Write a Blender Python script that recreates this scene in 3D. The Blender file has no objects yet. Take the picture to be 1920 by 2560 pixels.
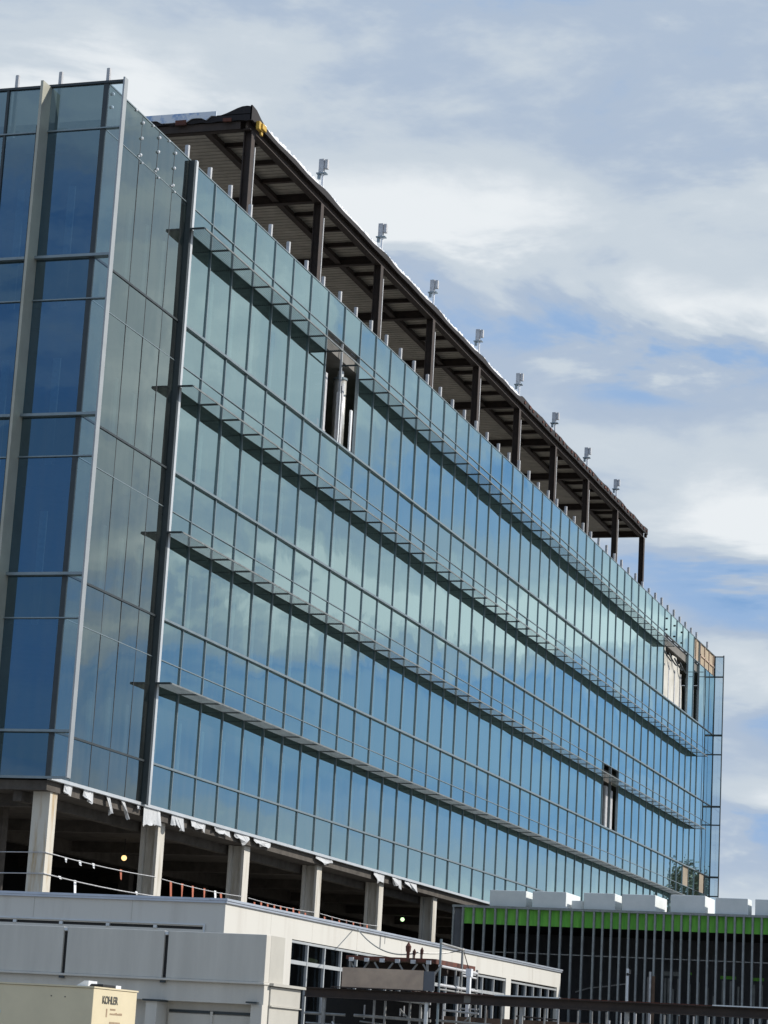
import bpy, math, random
from mathutils import Vector, Matrix
random.seed(7)
S = bpy.context.scene
C = S.collection
rad = math.radians

# ------------------------------------------------------------------ camera
yaw, pitch, roll = 0.3232042996863088, 0.22020842165730903, 0.05597159260243674
fw = Vector((math.cos(yaw)*math.cos(pitch), math.sin(yaw)*math.cos(pitch), math.sin(pitch)))
rt = Vector((math.sin(yaw), -math.cos(yaw), 0)); up = rt.cross(fw)
c_, s_ = math.cos(roll), math.sin(roll)
r2 = c_*rt + s_*up; u2 = -s_*rt + c_*up
cd = bpy.data.cameras.new('camera'); cam = bpy.data.objects.new('camera', cd); C.objects.link(cam)
cd.sensor_fit = 'HORIZONTAL'; cd.sensor_width = 36; cd.lens = 36*6083.56/1920
cd.clip_start = 0.5; cd.clip_end = 6000
M = Matrix((( r2.x, u2.x, -fw.x, -58.84), (r2.y, u2.y, -fw.y, -28.67), (r2.z, u2.z, -fw.z, 1.6), (0,0,0,1)))
cam.matrix_world = M
S.camera = cam

# ------------------------------------------------------------------ world (sky and clouds)
SUN_DIR = Vector((0.38, -0.76, 0.62)).normalized()
w = bpy.data.worlds.new('World'); S.world = w; w.use_nodes = True
nt = w.node_tree; N = nt.nodes; LK = nt.links; N.clear()
def mnode(op, a, b=None, c=None, tree=None):
    T = tree or nt
    n = T.nodes.new('ShaderNodeMath'); n.operation = op
    for i, v in enumerate((a, b, c)):
        if v is None: continue
        if isinstance(v, (int, float)): n.inputs[i].default_value = v
        else: T.links.new(v, n.inputs[i])
    return n.outputs[0]
out = N.new('ShaderNodeOutputWorld'); bg = N.new('ShaderNodeBackground'); bg.inputs[1].default_value = 0.1
LK.new(bg.outputs[0], out.inputs[0])
sky = N.new('ShaderNodeTexSky'); sky.sky_type = 'NISHITA'; sky.sun_disc = False
sky.sun_elevation = math.asin(SUN_DIR.z); sky.sun_rotation = math.atan2(SUN_DIR.x, SUN_DIR.y)
tc = N.new('ShaderNodeTexCoord'); sp = N.new('ShaderNodeSeparateXYZ'); LK.new(tc.outputs['Generated'], sp.inputs[0])
el0 = mnode('MULTIPLY', mnode('ARCSINE', sp.outputs[2]), 57.2958)
az0 = mnode('MULTIPLY', mnode('ARCTAN2', sp.outputs[1], sp.outputs[0]), 57.2958)
def wnoise(scale, zs, detail, dist=0.0, rough=0.55, off=0.0):
    m = N.new('ShaderNodeMapping'); m.inputs['Scale'].default_value = (1, 1, zs)
    m.inputs['Rotation'].default_value = (rad(8), rad(-9), 0); m.inputs['Location'].default_value = (off, off*.7, 0)
    LK.new(tc.outputs['Generated'], m.inputs[0])
    n = N.new('ShaderNodeTexNoise'); n.inputs['Scale'].default_value = scale
    n.inputs['Detail'].default_value = detail; n.inputs['Roughness'].default_value = rough
    n.inputs['Distortion'].default_value = dist
    LK.new(m.outputs[0], n.inputs['Vector']); return n.outputs['Fac']
nA = wnoise(7, 3.2, 6, 0.35); nB = wnoise(16, 2.6, 6, 0.2, 0.6, 3.1); nC = wnoise(5, 2.0, 3, 0, .5, 9.0)
az = mnode('MULTIPLY_ADD', mnode('SUBTRACT', nC, 0.5), 9.0, az0)
el = mnode('MULTIPLY_ADD', mnode('SUBTRACT', nA, 0.5), 5.0, el0)
# (azimuth, elevation, half width az, half height el, amount, slope)
BL = [
 (26.5, 22.6, 2.6, 0.9, .38, 0), (19.5, 23.6, 5, .8, -.02, 0), (12.5, 21.9, 4.5, 1.5, .10, 0), (12.5, 23.8, 4, .8, .02, 0),
 (17.5, 19.6, 5.0, 1.1, .50, .10), (11.0, 17.7, 4.0, .9, .30, .10), (12.0, 16.2, 2.6, .75, -.30, .12), (18, 17.6, 2.2, .9, -.2, .2),
 (13.0, 14.4, 3.0, .9, .14, 0), (10.3, 12.6, 2.3, .95, .62, .1), (10.6, 10.7, 2.6, .7, -.40, .12),
 (10.8, 9.3, 2.0, .7, .22, .05), (9.6, 7.9, 2.2, .65, -.24, 0), (9.4, 6.1, 1.6, .6, .45, 0), (9.4, 5.2, 1.8, .35, -.2, 0), (25, 19.8, 4, 1.2, .1, 0),
 (9.4, 3.9, 1.8, .6, .42, 0), (9.4, 2.6, 2.0, .55, -.35, 0),
 # seen only as reflections in the long glass front
 (-22, 17.5, 9, 3.2, .10, 0), (-19, 10.6, 8.0, .62, .62, -.06), (-24, 14.5, 3.0, 1.2, .18, 0), (-16, 13.0, 3.2, 1.2, -.26, 0),
 (-20, 7.4, 9.0, 1.5, -.75, 0), (-13.5, 6.0, 5.0, 1.4, -.35, 0), (-18, 3.2, 9, .9, .22, 0), (-17.6, 17.0, 1.4, 1.2, -.3, 0),
 (-13, 9.9, 3.5, .6, .25, 0),
 # behind the camera, reflected in the short front
 (157, 11, 9, 8.5, -.75, 0), (160, 21, 14, 3, .25, 0), (157, 14.6, 8, 1.0, .30, 0), (158, 4, 14, 1.6, .15, 0),
]
acc = None
for a, e, sa, se, am, sl in BL:
    da = mnode('SUBTRACT', az, a)
    ee = mnode('SUBTRACT', mnode('SUBTRACT', el, e), mnode('MULTIPLY', da, sl))
    q = mnode('ADD', mnode('POWER', mnode('ABSOLUTE', mnode('DIVIDE', da, sa)), 2.0), mnode('POWER', mnode('ABSOLUTE', mnode('DIVIDE', ee, se)), 2.0))
    g = mnode('MULTIPLY', mnode('EXPONENT', mnode('MULTIPLY', q, -1.0)), am)
    acc = g if acc is None else mnode('ADD', acc, g)
hm = N.new('ShaderNodeMapRange'); hm.interpolation_type = 'SMOOTHSTEP'; hm.inputs['From Min'].default_value = 27; hm.inputs['From Max'].default_value = 48; LK.new(el0, hm.inputs['Value']); hi_ = hm.outputs[0]
t = mnode('ADD', mnode('ADD', mnode('MULTIPLY', mnode('SUBTRACT', nA, .5), 1.3), mnode('MULTIPLY', mnode('SUBTRACT', nB, .5), .55)), mnode('ADD', acc, mnode('MULTIPLY_ADD', hi_, -.42, .50)))
ramp = N.new('ShaderNodeValToRGB'); LK.new(t, ramp.inputs[0])
cr = ramp.color_ramp; cr.interpolation = 'EASE'
K = 10.4
stops = [(0.0, (.15, .33, .64)), (.20, (.29, .44, .68)), (.42, (.41, .50, .63)), (.64, (.56, .63, .70)), (.95, (.79, .83, .86))]
cr.elements[0].position = 0; cr.elements[1].position = 1
cr.elements[0].color = (*stops[0][1], 1); cr.elements[1].color = (*stops[-1][1], 1); cr.elements[1].position = stops[-1][0]
for p_, col_ in stops[1:-1]:
    e_ = cr.elements.new(p_); e_.color = (*col_, 1)
vm = N.new('ShaderNodeVectorMath'); vm.operation = 'SCALE'; vm.inputs['Scale'].default_value = K; LK.new(ramp.outputs[0], vm.inputs[0])
cl = N.new('ShaderNodeMapRange'); cl.interpolation_type = 'SMOOTHSTEP'
cl.inputs['From Min'].default_value = -.25; cl.inputs['From Max'].default_value = .30
cl.inputs['To Min'].default_value = 0.6; LK.new(t, cl.inputs['Value'])
mx = N.new('ShaderNodeMix'); mx.data_type = 'RGBA'; LK.new(cl.outputs[0], mx.inputs[0]); LK.new(sky.outputs[0], mx.inputs[6]); LK.new(vm.outputs[0], mx.inputs[7])
LK.new(mx.outputs[2], bg.inputs[0])

sd = bpy.data.lights.new('sun', 'SUN'); sd.energy = 4.3; sd.angle = rad(1.5); sd.color = (1, .95, .87)
so = bpy.data.objects.new('sun', sd); C.objects.link(so); so.location = (0, -60, 80)
so.rotation_euler = (-SUN_DIR).to_track_quat('-Z', 'Y').to_euler()
S.view_settings.view_transform = 'Standard'; S.view_settings.look = 'None'; S.view_settings.exposure = 0; S.view_settings.gamma = 1
S.cycles.max_bounces = 8; S.cycles.transparent_max_bounces = 16; S.cycles.glossy_bounces = 4; S.cycles.diffuse_bounces = 3

# ------------------------------------------------------------------ materials
def mat(name, col, rough=.7, metal=0, var=.12, vs=1.5, bump=0.0, spec=.5, col2=None, streak=False, vmin=.35, vmax=.7):
    m = bpy.data.materials.new(name); m.use_nodes = True
    T = m.node_tree; b = T.nodes['Principled BSDF']
    b.inputs['Roughness'].default_value = rough; b.inputs['Metallic'].default_value = metal
    b.inputs['Specular IOR Level'].default_value = spec
    tcn = T.nodes.new('ShaderNodeTexCoord'); mp = T.nodes.new('ShaderNodeMapping'); T.links.new(tcn.outputs['Object'], mp.inputs[0])
    if streak: mp.inputs['Scale'].default_value = (3, 3, .35)
    n = T.nodes.new('ShaderNodeTexNoise'); n.inputs['Scale'].default_value = vs; n.inputs['Detail'].default_value = 8; n.inputs['Roughness'].default_value = .65
    T.links.new(mp.outputs[0], n.inputs['Vector'])
    r = T.nodes.new('ShaderNodeMapRange'); r.inputs['From Min'].default_value = vmin; r.inputs['From Max'].default_value = vmax
    T.links.new(n.outputs['Fac'], r.inputs['Value'])
    x = T.nodes.new('ShaderNodeMix'); x.data_type = 'RGBA'
    c2 = col2 or tuple(v*(1-var) for v in col)
    c1 = col if col2 else tuple(min(1, v*(1+var)) for v in col)
    x.inputs[6].default_value = (*c1, 1); x.inputs[7].default_value = (*c2, 1)
    T.links.new(r.outputs[0], x.inputs[0]); T.links.new(x.outputs[2], b.inputs['Base Color'])
    if bump:
        bn = T.nodes.new('ShaderNodeTexNoise'); bn.inputs['Scale'].default_value = vs*12; bn.inputs['Detail'].default_value = 5
        T.links.new(mp.outputs[0], bn.inputs['Vector'])
        bb = T.nodes.new('ShaderNodeBump'); bb.inputs['Strength'].default_value = bump; bb.inputs['Distance'].default_value = .02
        T.links.new(bn.outputs['Fac'], bb.inputs['Height']); T.links.new(bb.outputs[0], b.inputs['Normal'])
    return m
def glass(name, R0, gain, power, tint, trans, wob=.02, dust=.055):
    m = bpy.data.materials.new(name); m.use_nodes = True
    T = m.node_tree; T.nodes.clear()
    o = T.nodes.new('ShaderNodeOutputMaterial')
    g = T.nodes.new('ShaderNodeBsdfGlossy'); g.inputs['Color'].default_value = (*tint, 1); g.inputs['Roughness'].default_value = .012
    tr = T.nodes.new('ShaderNodeBsdfTransparent'); tr.inputs['Color'].default_value = (*trans, 1)
    lw = T.nodes.new('ShaderNodeLayerWeight'); lw.inputs['Blend'].default_value = .5
    f = mnode('MINIMUM', mnode('MULTIPLY_ADD', mnode('POWER', lw.outputs['Facing'], power, tree=T), gain, R0, tree=T), .98, tree=T)
    mixs = T.nodes.new('ShaderNodeMixShader'); T.links.new(f, mixs.inputs[0]); T.links.new(tr.outputs[0], mixs.inputs[1]); T.links.new(g.outputs[0], mixs.inputs[2])
    tcn = T.nodes.new('ShaderNodeTexCoord'); n = T.nodes.new('ShaderNodeTexNoise'); n.inputs['Scale'].default_value = 1.1; n.inputs['Detail'].default_value = 2
    T.links.new(tcn.outputs['Object'], n.inputs['Vector'])
    bp = T.nodes.new('ShaderNodeBump'); bp.inputs['Strength'].default_value = wob; bp.inputs['Distance'].default_value = .06
    T.links.new(n.outputs['Fac'], bp.inputs['Height']); T.links.new(bp.outputs[0], g.inputs['Normal'])
    # a thin film of site dust
    d = T.nodes.new('ShaderNodeBsdfDiffuse'); d.inputs['Color'].default_value = (.42, .44, .42, 1)
    mp = T.nodes.new('ShaderNodeMapping'); mp.inputs['Scale'].default_value = (2.2, 2.2, .25); T.links.new(tcn.outputs['Object'], mp.inputs[0])
    n2 = T.nodes.new('ShaderNodeTexNoise'); n2.inputs['Scale'].default_value = 1.6; n2.inputs['Detail'].default_value = 6; T.links.new(mp.outputs[0], n2.inputs['Vector'])
    dr = T.nodes.new('ShaderNodeMapRange'); dr.inputs['From Min'].default_value = .35; dr.inputs['From Max'].default_value = .75; dr.inputs['To Max'].default_value = dust; dr.inputs['To Min'].default_value = dust*.15
    T.links.new(n2.outputs['Fac'], dr.inputs['Value'])
    m2 = T.nodes.new('ShaderNodeMixShader'); T.links.new(dr.outputs[0], m2.inputs[0]); T.links.new(mixs.outputs[0], m2.inputs[1]); T.links.new(d.outputs[0], m2.inputs[2])
    T.links.new(m2.outputs[0], o.inputs[0]); return m
def emit(name, col, st):
    m = bpy.data.materials.new(name); m.use_nodes = True; b = m.node_tree.nodes['Principled BSDF']
    b.inputs['Emission Color'].default_value = (*col, 1); b.inputs['Emission Strength'].default_value = st; return m

G_FRONT = glass('teal_coated_glass', .15, 1.52, 2.6, (.61, .82, .825), (.30, .38, .36))
G_FRONT_SP = glass('teal_spandrel_glass', .15, 1.52, 2.6, (.61, .82, .825), (.06, .08, .08))
G_CORNER = glass('grey_corner_glass', .14, .98, 2.4, (.68, .81, .78), (.18, .23, .23))
G_CORNER_SP = glass('grey_corner_spandrel_glass', .14, .92, 2.4, (.68, .81, .78), (.05, .06, .06))
G_WEST = glass('blue_west_glass', .24, .6, 2.5, (.44, .70, .92), (.16, .24, .28))
G_WEST_SP = glass('blue_west_spandrel_glass', .22, .6, 2.5, (.50, .74, .88), (.05, .07, .08))
G_CLEAR = glass('clear_wing_glass', .10, .5, 2.5, (.9, .97, 1.0), (.60, .73, .82))
G_DARK = glass('storefront_glass', .05, .12, 3.0, (.7, .85, 1.0), (.10, .11, .12), .02, .006)
ALU = mat('grey_aluminium', (.24, .29, .31), .4, .5, .1, 3)
ALU_D = mat('dark_aluminium', (.045, .055, .06), .45, .3, .1, 3)
ALU_M = mat('mid_grey_aluminium', (.36, .38, .39), .45, .3, .08, 2)
ALU_L = mat('silver_aluminium', (.62, .64, .65), .4, .4, .08, 2)
BEIGE = mat('champagne_aluminium', (.42, .41, .34), .45, .2, .1, 1.2)
SHADE = mat('sunshade_metal', (.20, .215, .215), .5, .4, .25, 4)
POST = mat('galvanised_post', (.50, .50, .51), .6, .1, .2, 6)
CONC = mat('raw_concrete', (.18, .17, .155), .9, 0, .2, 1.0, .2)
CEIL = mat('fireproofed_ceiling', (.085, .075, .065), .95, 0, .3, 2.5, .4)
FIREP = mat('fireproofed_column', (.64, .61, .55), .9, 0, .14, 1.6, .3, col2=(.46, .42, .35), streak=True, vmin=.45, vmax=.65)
STAIN = mat('stained_column', (.62, .58, .50), .9, 0, .2, .8, .3, col2=(.44, .31, .16), vmin=.46, vmax=.6, streak=True)
RUST = mat('rusty_steel', (.062, .044, .036), .75, .2, .4, 2.2, .2, col2=(.036, .029, .026))
RUSTR = mat('red_oxide_steel', (.16, .05, .03), .8, .1, .4, 3, .2, col2=(.05, .025, .02))
DECK = mat('metal_deck', (.42, .39, .34), .7, .1, .18, 1.2)
MEMB_D = mat('dark_membrane', (.013, .010, .011), .8, 0, .3, 2, .3)
MEMB_W = mat('white_membrane', (.80, .81, .83), .7, 0, .12, 3, .3)
MEMB_B = mat('blue_printed_membrane', (.72, .76, .82), .6, 0, .1, 2.4, .2, col2=(.28, .42, .66), vmin=.5, vmax=.62)
YEL = mat('yellow_fitting', (.60, .38, .06), .5, .1, .15, 8)
WHITE = mat('white_plaster', (.65, .63, .58), .9, 0, .08, .5, .12, col2=(.54, .51, .46), streak=True, vmin=.5, vmax=.8)
COPE = mat('grey_coping_metal', (.52, .56, .63), .4, .4, .1, 1)
GPLAS = mat('grey_plaster', (.60, .57, .51), .92, 0, .08, .8, .15, streak=True)
GPLAS2 = mat('warm_grey_plaster', (.49, .47, .42), .92, 0, .08, .8, .15)
TAN = mat('tan_paint', (.72, .62, .42), .5, 0, .06, 1.5)
BLACK = mat('black_rubber', (.015, .015, .015), .6, 0, .1, 3)
PRINT = mat('printed_lettering', (.09, .085, .07), .6, 0, .1, 3)
PRINTR = mat('faded_lettering', (.40, .28, .18), .6, 0, .1, 3)
STUDM = mat('galvanised_stud', (.27, .29, .295), .5, .35, .2, 4)
GREEN = mat('green_sheathing', (.24, .66, .10), .85, 0, .25, 2.2, .1, col2=(.13, .47, .07), streak=True)
FOAM = mat('white_foam', (.80, .82, .81), .9, 0, .05, 1.5, .1, col2=(.70, .73, .72))
PLY = mat('plywood', (.46, .37, .26), .85, 0, .15, 1.2, .1, col2=(.34, .27, .19))
PLYD = mat('weathered_plywood', (.56, .42, .31), .85, 0, .15, 1.6, .1, col2=(.36, .27, .21))
PLYM = mat('dull_plywood', (.30, .245, .18), .85, 0, .15, 1.2, .1)
FLAPM = mat('torn_flashing', (.55, .56, .57), .8, 0, .12, 5, .3)
SCAF = mat('scaffold_tube', (.30, .30, .29), .55, .4, .3, 5)
PLANK = mat('scaffold_plank', (.12, .075, .05), .85, 0, .4, 3, .2)
DARK = mat('dark_interior', (.016, .015, .014), .95, 0, .2, 2)  # near-black colour stands in for the gloom of unlit interiors
FLAG = mat('orange_flag', (.42, .13, .075), .8, 0, .2, 5)
STEELD = mat('bright_duct', (.75, .73, .67), .3, .6, .15, 3)
BOARD = mat('off_white_board', (.66, .64, .58), .9, 0, .12, .8, .1, col2=(.5, .47, .4))
GROUND = mat('gravel_ground', (.16, .15, .13), .95, 0, .25, .4, .3)
BARK = mat('bark', (.10, .07, .05), .9, 0, .3, 4, .4)
LEAF = mat('leaves', (.055, .085, .03), .7, 0, .5, .8)
GSHEET = mat('grey_sheathing', (.13, .135, .15), .85, 0, .12, 1.5)
JOINT = mat('dark_joint', (.05, .055, .06), .7)

# ------------------------------------------------------------------ mesh helpers
class MB:
    def __init__(s): s.v = []; s.f = []; s.sm = False
    def box(s, x0, x1, y0, y1, z0, z1):
        b = len(s.v)
        s.v += [(x0,y0,z0),(x1,y0,z0),(x1,y1,z0),(x0,y1,z0),(x0,y0,z1),(x1,y0,z1),(x1,y1,z1),(x0,y1,z1)]
        s.f += [(b,b+3,b+2,b+1),(b+4,b+5,b+6,b+7),(b,b+1,b+5,b+4),(b+1,b+2,b+6,b+5),(b+2,b+3,b+7,b+6),(b+3,b,b+4,b+7)]
        return s
    def tube(s, p, q, r, n=8, r1=None):
        p = Vector(p); q = Vector(q); d = (q-p).normalized()
        a = d.orthogonal().normalized(); c = d.cross(a); b = len(s.v); r1 = r if r1 is None else r1
        for P, R in ((p, r), (q, r1)):
            for i in range(n):
                t = 2*math.pi*i/n; s.v.append(tuple(P+a*math.cos(t)*R+c*math.sin(t)*R))
        for i in range(n): s.f.append((b+i, b+(i+1) % n, b+n+(i+1) % n, b+n+i))
        s.f.append(tuple(b+i for i in range(n))[::-1]); s.f.append(tuple(b+n+i for i in range(n))); return s
    def prism(s, pts, d):           # pts: closed loop of 3d points, d: thickness vector
        b = len(s.v); n = len(pts); d = Vector(d)
        s.v += [tuple(p) for p in pts] + [tuple(Vector(p)+d) for p in pts]
        s.f.append(tuple(range(b, b+n))); s.f.append(tuple(range(b+2*n-1, b+n-1, -1)))
        for i in range(n): s.f.append((b+i, b+n+i, b+n+(i+1) % n, b+(i+1) % n))
        return s
    def sphere(s, c, r, n=10, m=8, jit=0, sz=1):
        b = len(s.v); c = Vector(c)
        for j in range(m+1):
            th = math.pi*j/m
            for i in range(n):
                ph = 2*math.pi*i/n; R = r*(1+random.uniform(-jit, jit))
                s.v.append((c.x+R*math.sin(th)*math.cos(ph), c.y+R*math.sin(th)*math.sin(ph), c.z+sz*R*math.cos(th)))
        for j in range(m):
            for i in range(n):
                a0 = b+j*n+i; a1 = b+j*n+(i+1) % n; s.f.append((a0, a1, a1+n, a0+n))
        return s
    def build(s, name, m, parent=None, smooth=False, bevel=0):
        me = bpy.data.meshes.new(name); me.from_pydata(s.v, [], s.f); me.update()
        if smooth: me.shade_smooth()
        me.materials.append(m); o = bpy.data.objects.new(name, me); C.objects.link(o)
        if parent:
            o.parent = parent
            o.matrix_parent_inverse = Matrix.Translation(-parent.location)
        if bevel:
            bv = o.modifiers.new('bevel', 'BEVEL'); bv.width = bevel; bv.segments = 2; bv.limit_method = 'ANGLE'
        return o
def thing(name, label, cat, loc=(0,0,0), group=None):
    o = bpy.data.objects.new(name, None); C.objects.link(o); o.location = loc; o.empty_display_size = .3
    o['label'] = label; o['category'] = cat
    if group: o['group'] = group
    return o
def tag(o, label, cat, group=None):
    o['label'] = label; o['category'] = cat
    if group: o['group'] = group
    return o
def B(name, m, parent, *bx, **k):
    mb = MB()
    for b in bx: mb.box(*b)
    return mb.build(name, m, parent, **k)

# ------------------------------------------------------------------ ground
g = MB(); g.box(-1500, 3000, -1500, 1500, -1.0, 0.0)
go = g.build('ground', GROUND); go['kind'] = 'structure'; go['label'] = 'gravelly construction ground'

# ------------------------------------------------------------------ the glass office building
XF, BW, NB = 6.402, 1.83, 46           # fin, bay width, bays after the fin
XE, YB = 95.98, 30.0
Z = dict(top=28.135, t0=26.78, s0=22.98, t1=21.735, s1=18.39, t2=17.214, s2=13.906, t3=12.70, s3=9.62, bot=8.42)
ROWS = [('top','t0'),('t0','s0'),('s0','t1'),('t1','s1'),('s1','t2'),('t2','s2'),('s2','t3'),('t3','s3'),('s3','bot')]
SH = [25.92, 20.93, 16.43, 11.91]
bld = thing('office_building', 'long six storey office block clad in teal glass, still under construction', 'building', (48, 15, 0))

xs = [1.233*k for k in range(0, 5)] + [XF - .2] + [XF + BW*k for k in range(1, NB+1)] + [92.4, 94.2, XE]
def missing(i, r):
    k = i-5                           # bay number after the fin (bay k spans k..k+1)
    if r == 1 and k in (7, 8, 40, 41, 42, 43, 45): return 'open'
    if r == 5 and k in (32, 33): return 'open'
    if r == 0 and k >= 45: return 'ply'
    if r == 6 and k in (44, 47): return 'ply'
    return None
def pane(o0, du, dz, nrm, ln, ht):
    """a slightly bowed and tilted pane; o0 lower corner"""
    nx, nz = 4, (6 if ht > 2 else 3)
    tu, tz = random.gauss(0, .0034), random.gauss(0, .0022); bow = random.gauss(.0014, .0030)
    v = []; f = []
    for j in range(nz+1):
        for i in range(nx+1):
            a, b = i/nx, j/nz
            d = tu*(a-.5)*ln + tz*(b-.5)*ht + bow*16*a*(1-a)*b*(1-b)
            p = Vector(o0)+Vector(du)*ln*a+Vector((0,0,1))*ht*b+Vector(nrm)*d
            v.append(tuple(p))
    for j in range(nz):
        for i in range(nx):
            q = j*(nx+1)+i; f.append((q, q+1, q+nx+2, q+nx+1))
    return v, f
panes = []      # (size on picture, mb, material)
camp = Vector((-58.84, -28.67, 1.6))
def add_pane(o0, du, nrm, ln, ht, m):
    v, f = pane(o0, du, 1, nrm, ln, ht); mb = MB(); mb.v = v; mb.f = f
    c = Vector(o0)+Vector(du)*ln/2+Vector((0,0,ht/2)); dd = c-camp
    panes.append((ln*ht*abs(dd.normalized().dot(Vector(nrm)))/dd.length_squared, mb, m))
for i in range(len(xs)-1):
    for r, (zt, zb) in enumerate(ROWS):
        ms = missing(i, r)
        if ms == 'open': continue
        x0, x1, z0, z1 = xs[i], xs[i+1], Z[zb], Z[zt]
        if ms == 'ply': continue
        if i == len(xs)-2 and r == 1: pass
        add_pane((x0, 0, z0), (1,0,0), (0,-1,0), x1-x0, z1-z0, (G_CORNER_SP if r % 2 == 0 else G_CORNER) if i < 5 else (G_FRONT_SP if r % 2 == 0 else G_FRONT))
ys = [0, 1.8, 3.12, 4.45, 6.25, 7.6, 8.9] + [8.9+1.51*k for k in range(1, 15)]
for i in range(len(ys)-1):
    for r, (zt, zb) in enumerate(ROWS):
        add_pane((0, ys[i+1], Z[zb]), (0,-1,0), (-1,0,0), ys[i+1]-ys[i], Z[zt]-Z[zb], G_WEST_SP if r % 2 == 0 else G_WEST)
panes.sort(key=lambda p: -p[0])
for a, mb, m in panes[:100]: mb.build('glass_pane', m, bld, smooth=True)
rest = MB(); mats_rest = [G_FRONT, G_CORNER, G_WEST, G_FRONT_SP, G_CORNER_SP, G_WEST_SP]; idx = []
for a, mb, m in panes[100:]:
    b = len(rest.v); rest.v += mb.v; rest.f += [tuple(b+q for q in f) for f in mb.f]; idx += [mats_rest.index(m)]*len(mb.f)
ro = rest.build('glass_pane', G_FRONT, bld, smooth=True); ro['kind'] = 'stuff'
for m_ in mats_rest[1:]: ro.data.materials.append(m_)
ro.data.polygons.foreach_set('material_index', idx)
# glass wings standing past both corners
for xw, g_ in ((0, G_CLEAR), (XE, G_CLEAR)):
    for zt, zb in ROWS:
        v, f = pane((xw, 0, Z[zb]), (0,-1,0), 1, (-1,0,0), .55, Z[zt]-Z[zb]); mb = MB(); mb.v = v; mb.f = f
        mb.build('wing_pane', g_, bld, smooth=True)
B('wing_edge_fin', ALU_M, bld, (-.20, .03, -.60, -.55, Z['bot']-.05, Z['top']+.08))
B('wing_edge_fin', ALU_D, bld, (XE-.10, XE+.06, -.60, -.55, Z['bot']-.05, Z['top']+.05))
# vertical joints of the plain corner bays, then mullions of the shaded front
for k in range(1, 5): B('joint', JOINT, bld, (xs[k]-.011, xs[k]+.011, -.008, .05, Z['bot'], Z['top']))
for k in range(1, NB+1):
    x = XF+BW*k
    if k in (8, 41, 42, 43):
        B('mullion', ALU, bld, (x-.022, x+.022, -.042, .08, Z['bot'], Z['s0']), (x-.022, x+.022, -.042, .08, Z['t0'], Z['top']))
        if k == 8: B('bare_mullion', ALU_L, bld, (x-.022, x+.022, .0, .08, Z['s0'], Z['t0']))
        continue
    B('mullion', ALU, bld, (x-.022, x+.022, -.042, .08, Z['bot'], Z['top']+.0))
for x in (92.4, 94.2): B('joint', JOINT, bld, (x-.017, x+.017, -.012, .05, Z['bot'], Z['t0']))
B('mullion', ALU_D, bld, (-.03, .05, -.03, .12, Z['bot'], Z['top']+.02))
B('mullion', ALU_D, bld, (XE-.06, XE+.04, -.04, .12, Z['bot'], Z['top']+.02))
for k, y in enumerate(ys[1:10]):
    if k % 3 == 0:
        fy = B('vertical_fin', BEIGE, bld, (-.56, 0, y-.04, y+.04, Z['bot'], Z['top']+.0))
        B('joint', JOINT, bld, (-.56, 0.1, y+.045, y+.06, Z['bot'], Z['t0']))
    else: B('mullion', ALU_D, bld, (-.05, .12, y-.035, y+.035, Z['bot'], Z['top']))
# horizontals
HZ = [('t0', .035, .03), ('s0', .07, .10), ('t1', .03, .03), ('s1', .07, .10), ('t2', .03, .03), ('s2', .07, .10), ('t3', .03, .03), ('s3', .06, .07)]
for nm, h, p in HZ:
    z = Z[nm]
    st = nm[0] == 's'
    B('transom', ALU if not st else ALU_D, bld, (.02, XF-.25, -.03 if st else -.012, .1, z-(.03 if st else .012), z+(.03 if st else .012)))
    segs = [(XF, XE)]
    x_end = XE
    B('transom', ALU, bld, (XF, 90.6, -p, .1, z-h*.5, z+h*.5))
    B('transom', ALU_D, bld, (90.6, XE-.06, -p*.5, .1, z-h*.4, z+h*.4))
    pw = .16 if st else .07
    B('transom', ALU, bld, (-pw, .1, -.55, YB, z-h*.55, z+h*.55))
    B('wing_rail', ALU_D, bld, (XE-.09, XE+.05, -.55, -.04, z-h*.55-.02, z+h*.55+.02))
B('wing_rail', ALU_D, bld, (XE-.05, XE+.05, -.55, -.04, Z['top']-.06, Z['top']+.0))
B('parapet_coping', ALU_D, bld, (-.06, .1, -.55, YB, Z['top'], Z['top']+.07))
B('parapet_coping', ALU, bld, (.1, XE, -.02, .1, Z['top']-.0, Z['top']+.035))
B('base_trim', ALU_L, bld, (0.06, XE, -.035, .10, Z['bot']-.09, Z['bot']-.001))
B('base_trim', ALU, bld, (-.03, .05, -.58, YB, Z['bot']-.07, Z['bot']-.001))
# the vertical fin that ends the shaded part of the front
B('corner_fin', ALU_D, bld, (XF-.30, XF-.16, -.17, .0, Z['bot']-.05, Z['top']+.0))
B('corner_fin', ALU_L, bld, (XF-.16, XF-.01, -.175, -.12, Z['bot']-.07, Z['top']+.05))
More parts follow.
